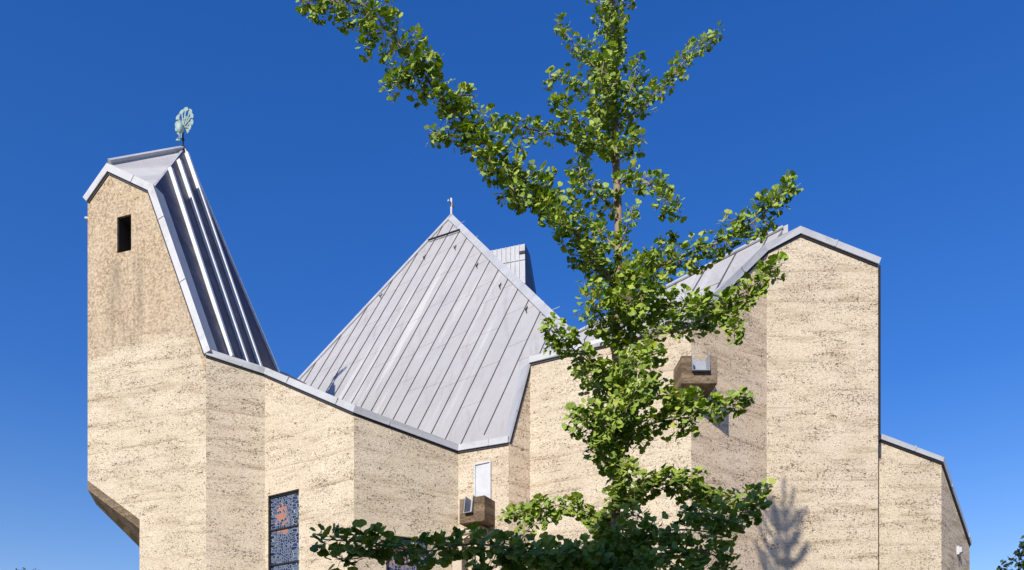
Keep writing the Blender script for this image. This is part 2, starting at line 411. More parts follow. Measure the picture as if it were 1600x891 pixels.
# --- the folded nave front
topN = [(322,555),(414,585),(553,645),(716,705),(795,692),(828,568),(1080,508),(1132,457),(1198,393),(1250,366),(1372,414)]
tn = lambda x: edge_y(x, topN)
def simple(i, mat, cuts=(), label=None):
    W = Wall(i); m = MB(); xs = [PL[i][1]]+list(cuts)+[PL[i+1][1]]
    for l, r in zip(xs, xs[1:]): W.col(m, l, r, None, None, tn(l), tn(r))
    o = cpart(m, 'wall', mat, label); return W
simple(1, M['wall'][1])
# wall c with the tall stained window
def windowed(i, mat, wl, wr, ytop_l, gmat, zb):
    W = Wall(i); m = MB(); L, Rr = PL[i][1], PL[i+1][1]
    zt = W.pt(wl, ytop_l).z
    W.col(m, L, wl, None, None, tn(L), tn(wl)); W.col(m, wr, Rr, None, None, tn(wr), tn(Rr))
    W.col(m, wl, wr, ('z', zt), ('z', zt), tn(wl), tn(wr)); W.col(m, wl, wr, None, None, ('z', zb), ('z', zb))
    cpart(m, 'wall', mat)
    win = MB(); ins = -.06
    A, B = W.gp(wl, zb, ins), W.gp(wr, zb, ins); A2, B2 = W.gp(wl, zt, ins), W.gp(wr, zt, ins)
    dx = (B-A).normalized()
    fw = .018
    # frame ring
    for p, q in ((A, A2), (B-dx*fw, B2-dx*fw)):
        win.prism8([p, p+dx*fw, q+dx*fw, q], [v-W.n*.06 for v in (p, p+dx*fw, q+dx*fw, q)])
    for p in (A, A2-V((0,0,.05))):
        a_, b_ = p+dx*fw, p+(B-A)-dx*fw
        win.prism8([a_, b_, b_+V((0,0,.05)), a_+V((0,0,.05))], [v-W.n*.06 for v in (a_, b_, b_+V((0,0,.05)), a_+V((0,0,.05)))])
    fr = cpart(win, 'window', M['iron'])
    # pane with its own flat coordinates in metres, origin at the head
    wid = (B-A).length
    q = [A+dx*fw, B-dx*fw, B2-dx*fw-V((0,0,.05)), A2+dx*fw-V((0,0,.05))]
    q = [v-W.n*.03-V((0,20,0)) for v in q]
    o = mesh('pane', q, [(0,1,2,3)], gmat, fr)
    uvl = o.data.uv_layers.new(name='pane')
    for k, (u_, v_) in enumerate([(0, zb-zt), (wid, zb-zt), (wid, 0), (0, 0)]): uvl.data[k].uv = (u_, v_)
    z = zt-.92
    while z > zb+.3:
        bar = MB()
        a_, b_ = W.gp(wl, z, ins+.005)+dx*fw, W.gp(wr, z, ins+.005)-dx*fw
        bar.prism8([a_, b_, b_+V((0,0,.035)), a_+V((0,0,.035))], [v-W.n*.03 for v in (a_, b_, b_+V((0,0,.035)), a_+V((0,0,.035)))]); z -= .92; csub(bar, 'glazing_bar', M['iron'], fr)
    return W
wc = windowed(2, M['wall'][0], 419, 467, 775, M['glass0'], 3.0)
wd = windowed(3, M['wall'][2], 603, 668, 835, M['glass1'], 3.0)
we = simple(4, M['wall'][4])
wf = simple(5, M['browned'], label='narrow brown stained wall strip in the roof valley')
wg = simple(6, M['wall'][0])
wh = simple(7, M['browned'], (1132,))
wi = simple(8, M['wall'][2], (1250,))
# --- annex: front j and receding side k
pj0, pj1, zj = 1374, 1471, 19.35
wj = Wall(seg=(pj0, zj, pj1, zj)); k1 = (1515, 21.3)
wk = Wall(seg=(pj1, zj, k1[0], k1[1]))
nj = (wj.n+wk.n)/(1+wj.n.dot(wk.n)); wj.o1 = -nj*TH; wk.o0 = -nj*TH
wj = Wall(seg=(pj0, zj, pj1, zj), off=(-wj.n*TH, -nj*TH)); wk = Wall(seg=(pj1, zj, *k1), off=(-nj*TH, -wk.n*TH))
m = MB(); wj.col(m, pj0, pj1, None, None, 686, 722); cpart(m, 'annex_wall', M['wall'][3])
m = MB(); wk.col(m, pj1, k1[0], None, None, 722, 852); cpart(m, 'annex_wall', M['browned'])

# --- back of the building, never in front of anything
m = MB()
backs = [V((g1.x,g1.y,0)), V((-11,33,0)), V((-1,41,0)), V((12,34,0)), V(((k1[0]-800)*k1[1]/F+.02, k1[1]+.02, 0))]
hh = [9, 8, 8, 7.5, 7.2]
for (a_, b_), (h0, h1) in zip(zip(backs, backs[1:]), zip(hh, hh[1:])):
    n_ = segn(b_, a_)
    m.slab([a_, b_, b_+V((0,0,h1)), a_+V((0,0,h0))], V((0,0,0))-segn(b_, a_)*-.3 if False else V(((b_-a_).y, -(b_-a_).x, 0)).normalized()*.3)
cpart(m, 'rear_wall', M['wall'][1])

# --- copings
def coping(name, runs, h=.19, out=.06, inn=.34, drop=.012, mat='coping', label=None):
    """runs: list of (point, outward normal of following segment)"""
    P_ = [r[0] for r in runs]; n_ = [r[1] for r in runs[:-1]]
    m = MB(); ups = []; nn = []
    segs = []
    for i in range(len(P_)-1):
        d = (P_[i+1]-P_[i]).normalized(); u = n_[i].cross(d); u = u if u.z > 0 else -u
        segs.append((d, u.normalized()))
    for i in range(len(P_)):
        us = [segs[j][1] for j in (i-1, i) if 0 <= j < len(segs)]; ns = [n_[j] for j in (i-1, i) if 0 <= j < len(segs)]
        ups.append((us[0]+us[-1])/(1+us[0].dot(us[-1])) if len(us) == 2 else us[0])
        nn.append((ns[0]+ns[-1])/(1+ns[0].dot(ns[-1])) if len(ns) == 2 else ns[0])
    sec = []
    for p, u, n in zip(P_, ups, nn):
        sec.append([p+n*out-u*drop, p+n*(out-.008)+u*h, p-n*inn+u*(h+.0), p-n*inn-u*drop, p+n*.015-u*(drop), ])
    k = 4
    for s0, s1 in zip(sec, sec[1:]):
        m.add(s0[:4]+s1[:4], [(0,1,5,4),(1,2,6,5),(2,3,7,6),(3,0,4,7),(0,3,2,1),(4,5,6,7)])
    o = cpart(m, name, M[mat], label)
    # dark strip imitating the shadow below, and lap joints of the metal
    for i in range(len(P_)-1):
        g_ = MB()
        a_, b_ = P_[i], P_[i+1]
        da, db = nn[i]*.022, nn[i+1]*.022; ua, ub = ups[i], ups[i+1]
        g_.prism8([a_+da-ua*(drop+.055), b_+db-ub*(drop+.055), b_+db-ub*(drop+.002), a_+da-ua*(drop+.002)],
                  [a_-ua*(drop+.055), b_-ub*(drop+.055), b_-ub*(drop+.002), a_-ua*(drop+.002)])
        csub(g_, 'shadow_strip', M['iron'], o)
    for i in range(len(P_)-1):
        L = (P_[i+1]-P_[i]).length; d, u = segs[i]; t = .9
        while t < L-.3:
            q = P_[i].lerp(P_[i+1], t/L); uu = ups[i].lerp(ups[i+1], t/L); n = nn[i].lerp(nn[i+1], t/L)
            j = MB(); j.prism8([q+n*(out+.001)-u*drop-d*.02, q+n*(out+.001)-u*drop+d*.02, q+n*(out-.006)+u*(h+.008)+d*.02, q+n*(out-.006)+u*(h+.008)-d*.02],
                     [q+n*(out+.012)-u*drop-d*.02, q+n*(out+.012)-u*drop+d*.02, q+n*(out+.005)+u*(h+.008)+d*.02, q+n*(out+.005)+u*(h+.008)-d*.02])
            csub(j, 'lap_joint', M['coping'], o); t += 1.9
    return o
na = wa.n
coping('coping', [(wa.pt(137,396), na), (wa.pt(137,316), na), (wa.pt(170,269), na), (wa.pt(234,299), na), (wa.pt(322,554), na)][1:], h=.175, label='pale folded coping round the tower gable')
WW = {1: Wall(1), 2: wc, 3: wd, 4: we, 5: wf, 6: wg, 7: wh, 8: wi}
runs = []
for i, W in WW.items():
    x0, x1 = PL[i][1], PL[i+1][1]
    for x, y in topN:
        if x0 <= x < x1: runs.append((W.pt(x, y), W.n))
runs.append((wi.pt(1372, 414), wi.n))
nB = [q_ for q_ in runs if q_[0].x < we.pt(795,692).x+.01][:6]
iF = next(i for i, q_ in enumerate(runs) if (q_[0]-wf.pt(795,692)).length < .01)
iG = next(i for i, q_ in enumerate(runs) if (q_[0]-wg.pt(828,568)).length < .01)
coping('coping', runs[:iF+1], h=.155)
coping('coping', runs[iF:iG+1], h=.035, out=.03)
coping('coping', runs[iG:], h=.155)
coping('coping', [(wj.pt(pj0,686), wj.n), (wj.pt(pj1,722), wk.n), (wk.pt(k1[0],852), wk.n)], h=.12, out=.05)

# --- edge trim on the gable's right corner
m = MB(); a_ = wi.pt(1372, 688); b_ = wi.pt(1372, 416)
m.prism8([a_+V((.002,-.03,0)), a_+V((.05,-.03,0)), V((b_.x+.05,b_.y-.03,b_.z)), V((b_.x+.002,b_.y-.03,b_.z))],
         [a_+V((.002,.4,0)), a_+V((.05,.4,0)), V((b_.x+.05,b_.y+.4,b_.z)), V((b_.x+.002,b_.y+.4,b_.z))])
cpart(m, 'corner_trim', M['iron'])
m = MB(); m.slab([V((a_.x-.01, a_.y+.36, 0)), V((a_.x-.01, a_.y+8, 0)), V((a_.x-.01, a_.y+8, b_.z)), V((a_.x-.01, a_.y+.36, b_.z))], (-.3,0,0))
cpart(m, 'flank_wall', M['wall'][1])

# ---------------------------------------------------------------- roofs
def clip_line(o, d, poly, n):
    """parameter interval of the line o+t*d inside the convex polygon poly lying in plane normal n"""
    t0, t1 = -1e9, 1e9; cen = sum(poly, V((0,0,0)))/len(poly)
    for a_, b_ in zip(poly, poly[1:]+poly[:1]):
        e = n.cross(b_-a_)
        if e.dot(cen-a_) < 0: e = -e
        den = e.dot(d); num = e.dot(a_-o)
        if abs(den) < 1e-9:
            if num > 0: return None
            continue
        t = num/den
        if den > 0: t0 = max(t0, t)
        else: t1 = min(t1, t)
    return (t0, t1) if t1-t0 > 1.6 else None

def seamed_roof(name, poly, mat, spacing, d, start=0.0, sw=.014, sh=.035, label=None, capmat=None, joints=True, seam_mat='seam'):
    poly = [V(p) for p in poly]
    n = V((0,0,0))
    for i in range(len(poly)): n += poly[i].cross(poly[(i+1) % len(poly)])
    n = (poly[1]-poly[0]).cross(poly[2]-poly[0]).normalized()
    if n.z < 0: n = -n
    d = (d-n*d.dot(n)).normalized(); s = n.cross(d).normalized()
    m = MB(); m.slab(poly, -n*.08); o = cpart(m, name, mat, label)
    org = poly[0]; vals = [s.dot(p-org) for p in poly]
    k = min(vals)+start
    rr = random.Random(5)
    while k < max(vals):
        q0 = org+s*k; iv = clip_line(q0, d, poly, n)
        if iv:
            a_, b_ = q0+d*iv[0], q0+d*iv[1]
            # a standing seam, slightly uneven
            sm = MB(); nseg = max(1, int((b_-a_).length/1.7)); pr = a_
            for i in range(1, nseg+1):
                nx = a_.lerp(b_, i/nseg)+s*(rr.uniform(-.012, .012) if i < nseg else 0)
                sm.bar(pr, nx, s*sw, n*sh); pr = nx
            csub(sm, 'standing_seam', M[seam_mat], o)
            if joints:
                t = iv[0]+rr.uniform(.5, 2.2)
                while t < iv[1]-.3:
                    q = q0+d*t; w_ = spacing-.06
                    qe = q+s*w_+d*rr.uniform(-.03, .03); t += rr.uniform(1.7, 2.9)
                    iv2 = clip_line(q0+s*(k and spacing), d, poly, n)
                    if not iv2 or not (iv2[0] < t < iv2[1]): continue
                    jt = MB(); jt.bar(q+s*.03, qe, d*.012, n*.006); csub(jt, 'sheet_joint', M['zinc'], o)
        k += spacing
    return o, n, d, s
# pyramid, main face:  z-eye = .6x + 1.38y - 18.94
def pyr(px, py):
    x, y = px-CX, HY-py; d = 18.6/(1.38+.000858*x-y/1200); return P(px, py, d)
apex, Lc, Rc = pyr(705,337), pyr(466,594), pyr(895,521)
Lx = apex+(Lc-apex)*1.28; Rx = apex+(Rc-apex)*1.10
def on_pyr(x, y): return V((x, y, EYE+1.03*x+1.38*y-18.6))
Bm = on_pyr(-.12, 19.5)
down = V((-1.03,-1.38,-2.965)).normalized()
pr, pn, pd, ps = seamed_roof('pyramid_roof', [apex, Lx, pyr(560,705), pyr(716,722), pyr(793,700), on_pyr(.45,20.1), Rx], M['zinc'], .78, down, .42, sw=.008, sh=.03, label='grey standing seam pyramid roof with streaked sheets')
# the three faces behind
Bk = V((-1.5, 42, 8)); m = MB()
for tri in ((apex, Bk, Lx), (apex, Rx, V((9,32,8))), (apex, V((9,32,8)), Bk)):
    n_ = (tri[1]-tri[0]).cross(tri[2]-tri[0]).normalized(); n_ = n_ if n_.z > 0 else -n_
    m.slab([V(p)-n_*.02 for p in tri], -n_*.06)
cpart(m, 'rear_roof', M['zinc'])
# hip flashings
m = MB()
for e, sd in ((Lx, 1), (Rx, -1)):
    dd = (e-apex).normalized(); inw = pn.cross(dd).normalized(); inw = inw if inw.dot((Bm-apex)) > 0 else -inw
    m.prism8([apex+pn*.05-inw*.05, apex+pn*.05+inw*.20, apex+inw*.20-pn*.02, apex-inw*.05-pn*.08],
             [e+pn*.05-inw*.05, e+pn*.05+inw*.20, e+inw*.20-pn*.02, e-inw*.05-pn*.08])
csub(m, 'hip_flashing', M['coping'], pr)
# eave flashing behind the coping is hidden; ladder hooks and the bar near the top
for hx, hy in ((663,404),(711,389),(745,417),(781,449),(822,486),(595,464)):
    q = pyr(hx, hy); m = MB()
    sd_ = ps if ps.x > 0 else -ps; m.tube([q+pn*.03-pd*.18, q+pn*.04+pd*.02+sd_*.02, q+pn*.06+pd*.14+sd_*.08, q+pn*.14+pd*.16+sd_*.12], .017, 6)
    csub(m, 'roof_hook', M['iron'], pr)
m = MB(); a_, b_ = pyr(671,378), pyr(720,362); m.bar(a_+pn*.05, b_+pn*.05, pd*.03, pn*.05)
csub(m, 'ladder_bar', M['iron'], pr)
# cross on the apex
m = MB(); base = apex+V((0,0,.0)); m.box(base.x-.035, base.x+.035, base.y-.03, base.y+.03, base.z-.1, base.z+.72)
cd = V((.5,.86,0)).normalized()
m.obox(base+V((0,0,.5)), cd*.22, V((-cd.y, cd.x, 0))*.03, V((0,0,.035)))
cpart(m, 'roof_cross', M['coping'], 'small plain metal cross on the pyramid apex')

# right-hand roof slope behind walls g and h
def rr_(px, py):
    x, y = px-CX, HY-py; d = 10.2/(.96+.0006*x-y/1200); return P(px, py, d)
q0, q1, q2 = rr_(896,524), rr_(1201,367), rr_(1224,357)
lowr = V((6.9, 19.55, 0)); lowr.z = EYE+.72*lowr.x+.96*lowr.y-10.2-0
def on_r(x, y):   # z_rel = 11.76+.72(x-5.2)+.96(y-19)
    return V((x, y, EYE+11.76+.72*(x-5.2027)+.96*(y-19)))
ql = on_r(.75, 20.4); qm = on_r(4.3, 18.25); qr = on_r(6.35, 19.3)
seamed_roof('valley_roof', [q0+(q0-q1)*.35, ql, qm, qr, q2+(q2-q1)*0.2, q1+V((0,0,0))] if False else [q0+(q0-q1)*.35, ql, qm, qr, q1.lerp(q2, 1)], M['zinc'], .78, V((-.6,-.8,-1.2)), .2, sw=.008, sh=.03)
m = MB(); n_ = V((-.72,-.96,1)).normalized()
e0 = q0+(q0-q1)*.3; dd = (q1-q0).normalized(); m.bar(e0+n_*.02, q1.lerp(q2, 1)+n_*.02, n_.cross(dd)*.08, n_*.04)
cpart(m, 'ridge_flashing', M['coping'])
# box gutter end standing up at its head
m = MB(); m.bar(q1-dd*.15-V((0,0,.16)), q2+dd*.02-V((0,0,.16)), V((.07,-.08,0)), V((0,0,.20))); cpart(m, 'ridge_end', M['zinc'])

# gable roof over wall i
gi, gl, gr = wi.pt(1250,366), wi.pt(1198,393), wi.pt(1372,414)
bk = V((0,8,0)); m = MB()
for a_, b_ in ((gl, gi), (gi, gr)):
    f_ = V((0,.36,.05)); m.slab([a_+f_, b_+f_, b_+bk, a_+bk], (0,0,-.08))
cpart(m, 'gable_roof', M['zinc'])
# annex roof
m = MB(); a_, b_, c_ = wj.pt(pj0,686), wj.pt(pj1,722), wk.pt(k1[0],852)
m.slab([a_+V((0,.36,.04)), b_+V((-.2,.36,.04)), V((c_.x-.3, c_.y, c_.z+.05)), V((a_.x, a_.y+5, a_.z-.6))], (0,0,-.08)) if False else m.add([a_+V((0,.36,.0)), b_+V((-.25,.36,.0)), c_+V((-.3,.1,0)), V((a_.x, a_.y+5, a_.z-1))], [(0,1,2),(0,2,3)])
cpart(m, 'annex_roof', M['zinc'])

# second peak behind the pyramid
m = MB()
f0, f1 = P(762,393,34), P(820,381,34)
fb0, fb1 = P(762,560,33), P(822,560,33)
s1, s2 = P(828,398,36.5), P(848,520,37)
m.add([f0, f1, fb1, fb0], [(0,1,2,3)]); 
sd_m = MB(); sd_m.add([f1+V((.01,0,0)), s1, s2, fb1+V((.01,0,0))], [(0,1,2,3)]); cpart(sd_m, 'rear_peak_side', M['zinc_shaded'])  # side away from the sun, its shade painted by the dark zinc
m.add([f0, f1, s1, P(770,410,37)], [(0,1,2,3)]); m.add([f0, P(770,410,37), P(765,560,37), fb0], [(0,1,2,3)]); m.add([P(770,410,37), s1, s2, P(765,560,37)], [(0,1,2,3)])
pk = cpart(m, 'rear_peak', M['coping'], 'small pale sheet metal peak rising behind the pyramid')
m = MB()
for t in (.12,.24,.36,.48,.60,.72,.84):
    a_, b_ = f0.lerp(f1, t), fb0.lerp(fb1, t); m = MB(); m.bar(a_, b_, V((.012,0,0)), V((0,-.03,0))); csub(m, 'standing_seam', M['coping'], pk)
m = MB(); m.bar(f0.lerp(fb0,.14), f1.lerp(fb1,.14), V((0,0,.015)), V((0,-.03,0))); m.bar(f0.lerp(fb0,.35), f1.lerp(fb1,.35), V((0,0,.015)), V((0,-.03,0)))
csub(m, 'standing_seam', M['coping'], pk)
m = MB(); m.bar(P(811,396,33.93), P(820,394.5,33.93), V((0,0,.06)), V((0,-.05,0))); csub(m, 'vent', M['iron'], pk)

# ---- tower roof
R0, R1, B0 = wa.pt(170,269), wa.pt(234,299), wa.pt(322,554)
up = .27
R0u, R1u = P(169,254, wa.pt(169,254).y)-na*.05, P(238,291, wa.pt(238,291).y)-na*.05
B0u = wa.pt(323,549)-na*.05
Tt = P(286,235,23.1)
ELu = P(135,300, wa.pt(137,300).y)-na*.05
nd = (B0u-R1u).cross(Tt-R1u).normalized(); nd = nd if nd.x > 0 else -nd
def on_pl(px, py, p0, n):
    r = P(px, py, 1)-V((0,0,EYE)); t = n.dot(p0-V((0,0,EYE)))/n.dot(r); return V((0,0,EYE))+r*t
Wp = on_pl(432, 586, R1u, nd)
Wl = on_pl(436, 600, R1u, nd); Bl = on_pl(330, 575, R1u, nd)-nd*.05
print('dark roof n.s', nd.dot(SUN), 'W depth', Wp.y, Wl, Tt)
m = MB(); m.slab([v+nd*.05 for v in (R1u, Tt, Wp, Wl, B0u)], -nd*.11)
tr_ = cpart(m, 'tower_roof', M['zinc_shaded'], 'steep shaded blue tower roof slope with white seams')
for top, bot in (((262,267),(358,561)), ((275.5,254),(382.5,571)), ((288,243),(404,580))):
    a_, b_ = on_pl(*top, R1u, nd), on_pl(*bot, R1u, nd); dd = (b_-a_).normalized(); s_ = nd.cross(dd).normalized()
    m = MB(); m.bar(a_+nd*.05, b_+nd*.05, s_*.045, nd*.11); csub(m, 'batten', M['seam_light'], tr_)
m = MB(); a_, b_ = Tt, on_pl(433,584,R1u,nd); dd = (b_-a_).normalized(); s_ = nd.cross(dd).normalized(); m.bar(a_, b_, s_*.035, nd*.10); csub(m, 'batten', M['seam_light'], tr_)
m = MB(); nt_ = (R1u-R0u).cross(Tt-R0u).normalized(); nt_ = nt_ if nt_.z > 0 else -nt_
m.slab([R0u, R1u, Tt], -nt_*.06)
tc_ = cpart(m, 'tower_cap', M['zinc'], 'pale triangular cap sheet on top of the tower')
m = MB(); dd = (Tt-R0u).normalized(); s_ = nt_.cross(dd).normalized(); m.bar(R0u+nt_*.0, Tt+nt_*.0, s_*.05, nt_*.10); csub(m, 'ridge_flashing', M['coping'], tc_)
m = MB(); dd = (Tt-R1u).normalized(); s_ = nt_.cross(dd).normalized(); m.bar(R1u, Tt, s_*.03, nt_*.035); csub(m, 'hip_flashing', M['coping'], tc_)
# hidden tower slopes
tb = V((lb2.x, lb2.y, 14.9)); m = MB()
for tri in ([R0u, Tt, tb], [R0u, tb, ELu]):
    m.add([V(p)-V((0,0,.01)) for p in tri], [(0,1,2)])
m.add([Tt, Wp, V((Wp.x-1, Wp.y+2, 8)), V((tb.x, tb.y, 8)), tb], [(0,1,2,3,4)])
cpart(m, 'rear_roof', M['zinc_shaded'])
# low saddle between tower slope and pyramid
m = MB(); s0, s1_, s2_ = on_pl(425,574,R1u,nd)+V((.0,.12,0)), P(448,584,27.0), P(474,597,30.5)
m.slab([s0, s1_, s2_, P(474,640,30), P(425,640,21.5)], (.1,.1,-.02))
cpart(m, 'saddle_roof', M['zinc_shaded'])
# overflow stub on the tower's left edge
m = MB(); q = wa.pt(137,337); m.tube([q+V((.25,.12,0)), q+V((-.12,.10,-.01))], .045, 10); cpart(m, 'overflow_pipe', M['white'])

# ---------------------------------------------------------------- spout boxes
def ubox(name, fl, fr, ztop, zbot, back, notch, label):
    """concrete trough: front corners fl, fr (plan), going back by vector back; U notch in its front with a metal chute"""
    fl, fr, back = V(fl), V(fr), V(back); d = (fr-fl).normalized(); L = (fr-fl).length
    n = V((d.y, -d.x, 0)); t = .10; m = MB()
    Z = lambda p, z: V((p.x, p.y, z))
    nl, nr, nz = notch
    def blk(p, q, z0, z1, dep):
        a_ = [Z(p, z0), Z(q, z0), Z(q, z1), Z(p, z1)]; m.prism8(a_, [v+dep for v in a_])
    bk = back.normalized()
    blk(fl, fl+d*nl, zbot, ztop, bk*t); blk(fl+d*nr, fr, zbot, ztop, bk*t); blk(fl+d*nl, fl+d*nr, zbot, nz, bk*t)
    for p, s_ in ((fl, 1), (fr-d*t, 1)):
        q = p+bk*t; blk(q, q+d*t, zbot, ztop, back-bk*t)
    q = fl+bk*t+d*t; blk(q, q+d*(L-2*t), zbot, zbot+.1, back-bk*t)
    o = cpart(m, name, M['spout_shade_concrete'], label)
    # chute: folded sheet with raised cheeks sticking out of the notch
    c = MB(); a_, b_ = fl+d*(nl+.006), fl+d*(nr-.006); o_ = n*.10
    zf = nz+.012; th = .012
    inn_ = -n*.35
    c.prism8([Z(a_, zf)+o_-V((0,0,.04)), Z(b_, zf)+o_-V((0,0,.04)), Z(b_, zf+th)+o_-V((0,0,.04)), Z(a_, zf+th)+o_-V((0,0,.04))],
             [Z(a_, zf)+inn_, Z(b_, zf)+inn_, Z(b_, zf+th)+inn_, Z(a_, zf+th)+inn_])
    for p, q in ((a_, a_+d*th), (b_-d*th, b_)):
        c.prism8([Z(p, zf+th)+o_-V((0,0,.05)), Z(q, zf+th)+o_-V((0,0,.05)), Z(q, ztop+.05)-n*-.01, Z(p, ztop+.05)-n*-.01],
                 [Z(p, zf+th)+inn_, Z(q, zf+th)+inn_, Z(q, ztop+.05)+inn_, Z(p, ztop+.05)+inn_])
    # back sheet
    c.prism8([Z(a_+d*th, zf+th)+inn_*.5, Z(b_-d*th, zf+th)+inn_*.5, Z(b_-d*th, ztop+.04)+inn_*.8, Z(a_+d*th, ztop+.04)+inn_*.8],
             [Z(a_+d*th, zf+th)+inn_*.5-n*.01, Z(b_-d*th, zf+th)+inn_*.5-n*.01, Z(b_-d*th, ztop+.04)+inn_*.8-n*.01, Z(a_+d*th, ztop+.04)+inn_*.8-n*.01])
    csub(c, 'chute', M['chute'], o)
    return o
# right box on the corner g/h
fl, fr = plan(1065, 17.2), plan(1121, 17.2)
z_ = lambda y, d: EYE+(HY-y)*d/F
ubox('spout_box', fl, fr, z_(556,17.2), z_(599,17.2), (-.07, .92, 0), (.22, .62, z_(580,17.2)), 'weathered concrete water spout box with grey metal chute amid ginkgo leaves')
# left box on wall e
cz = 18.95
fr = plan(757, cz); fl = plan(718, 19.25)
ubox('spout_box', fl, fr, z_(774,cz), z_(813,cz), (.30, .52, 0), (.16, .40, z_(797,cz)), 'dirty concrete water spout box below the white boarded window')
# boarded window on wall e
m = MB(); a_, b_, c_, d_ = we.pt(742,790,.0), we.pt(768,788,.0), we.pt(768,722,0), we.pt(742,726,0)
b_.z = a_.z; c_.z = d_.z
dx = (b_-a_).normalized(); uz = V((0,0,1)); fwid = .035
for p, q, s_ in ((a_, d_, dx*fwid), (b_-dx*fwid, c_-dx*fwid, dx*fwid), (a_+dx*fwid, b_-dx*fwid, uz*fwid), (d_+dx*fwid-uz*fwid, c_-dx*fwid-uz*fwid, uz*fwid)):
    f_ = [p+we.n*.05, q+we.n*.05, q+s_+we.n*.05, p+s_+we.n*.05]; m.prism8(f_, [v-we.n*.049 for v in f_])
o = cpart(m, 'window', M['white'], 'narrow window boarded over with white panel')
m = MB(); f_ = [a_+dx*fwid+uz*fwid+we.n*.02, b_-dx*fwid+uz*fwid+we.n*.02, c_-dx*fwid-uz*fwid+we.n*.02, d_+dx*fwid-uz*fwid+we.n*.02]; m.prism8(f_, [v-we.n*.019 for v in f_])
csub(m, 'panel', M['white'], o)
# cream rain duct below the left box
m = MB(); q = we.pt(757,832,.34); q2_ = we.pt(718,832,.30)
m.tube([we.pt(757,831,.0)+V((.02,0,0)), we.pt(756,831,.22)], .11, 12)
p0, p1 = we.pt(758,832,.24), P(716,833,we.pt(718,832,.35).y)
m.tube([p0, p1], .09, 12)
m.box(p1.x-.14, p1.x+.09, p1.y-.1, p1.y+.1, 0, p1.z-.05)
cpart(m, 'downpipe', M['render'], 'cream downpipe with a short horizontal arm below the spout box')

# ---------------------------------------------------------------- wall light on the annex side
q = wk.pt(1496,861,.0); wl_ = empty('wall_light', q)
tag(wl_, 'small white wall light fixed on the receding annex side wall', 'wall light')
dk = (wk.b-wk.a).normalized()
def rel(mb, name, mat, parent, origin):
    o = mb.build(name, mat); o.data.transform(Matrix.Translation(-V(origin))); o.parent = parent; return o
m = MB(); m.obox(q+wk.n*.03, dk*.085, wk.n*.03, V((0,0,.11))); rel(m, 'back_plate', M['white'], wl_, q)
m = MB(); c_ = q+wk.n*.10
a4 = [c_-dk*.07-wk.n*.06-V((0,0,.09)), c_+dk*.07-wk.n*.06-V((0,0,.09)), c_+dk*.07-wk.n*.06+V((0,0,.09)), c_-dk*.07-wk.n*.06+V((0,0,.09))]
b4 = [c_-dk*.06+wk.n*.02-V((0,0,.05)), c_+dk*.06+wk.n*.02-V((0,0,.05)), c_+dk*.06+wk.n*.02+V((0,0,.07)), c_-dk*.06+wk.n*.02+V((0,0,.07))]
m.prism8(a4, b4); rel(m, 'lamp_housing', M['coping'], wl_, q)
m = MB(); m.tube([q+wk.n*.05-V((0,0,.16)), q+wk.n*.05-V((0,0,.26))], .02, 8); rel(m, 'conduit', M['iron'], wl_, q)

# ---------------------------------------------------------------- peacock finial
fb = Tt+V((0,0,.03)); pea = empty('weathervane', fb)
tag(pea, 'verdigris green copper peacock with fanned tail on the tower tip', 'weathervane')
m = MB(); m.tube([(0,0,-.12),(0,0,.02),(0,0,.06),(0,0,.10)], [.10,.10,.075,.04], 12); m.tube([(0,0,.08),(0,0,.62)], .022, 8)
m.tube([(0,0,.26),(0,0,.30),(0,0,.34)], [.03,.05,.03], 10)
o = m.build('pole', M['iron'], pea)
m = MB()
ax = V((1,-.12,0)).normalized(); upv = V((.34,-.35,1)).normalized(); fc = V((.02,0,.66)); nrm = ax.cross(upv).normalized()
fan = MB()
def petal(cn, ang, r0, r1, wd, t=.012, lob=True, kk=0):
    dv = (ax*.74*math.sin(ang)+upv*math.cos(ang)); sv = (ax*math.cos(ang)-upv*math.sin(ang)); ring = []
    n_ = 10
    outline = [(r0, -.012), (r1-wd*1.3, -.02)]+[(r1-wd+wd*math.sin(a_), -wd*math.cos(a_)) for a_ in [i*math.pi/n_ for i in range(n_+1)]]+[(r1-wd*1.3, .02), (r0, .012)]
    pts_ = [cn+dv*a_+sv*b_+nrm*kk*.02 for a_, b_ in outline]
    fan.slab(pts_, nrm*t)
for i in range(11):
    ang = R(-118+i*23.6); petal(fc, ang, .05, .36+.15*math.cos(ang), .082, kk=i % 2)
for i in range(8):
    ang = R(-95+i*27); petal(fc, ang, .03, .23+.09*math.cos(ang), .06, kk=-2-i % 2)
o = fan.build('tail_fan', M['verdigris'], pea)
m = MB()
bc = fc-ax*.06-nrm*-.0+V((0,0,-.06)); side = nrm if nrm.y < 0 else -nrm
bc += side*.09
m.ball(bc, .10, .10, .17, 12, 9)
# neck, head, beak and legs
m.tube([bc+V((0,0,.08)), bc+side*.05+V((.01,0,.14)), bc+side*.06+V((0,0,.19))], [.055,.035,.024], 8)
m.ball(bc+side*.065+V((-.01,0,.21)), .034, .034, .03, 8, 6)
m.tube([bc+side*.09+V((-.03,0,.205)), bc+side*.12+V((-.06,0,.19))], [.012,.003], 6)
for k in (-1, 1): m.tube([bc+V((.03*k,0,-.14)), bc+V((.03*k,0,-.30)), bc+V((-.03+.03*k,-.05,-.34))], [.016,.012,.01], 6)
m.ball(bc+V((-.06,0,-.36)), .075, .03, .04, 8, 6)
o = m.build('body', M['verdigris'], pea, smooth=True)

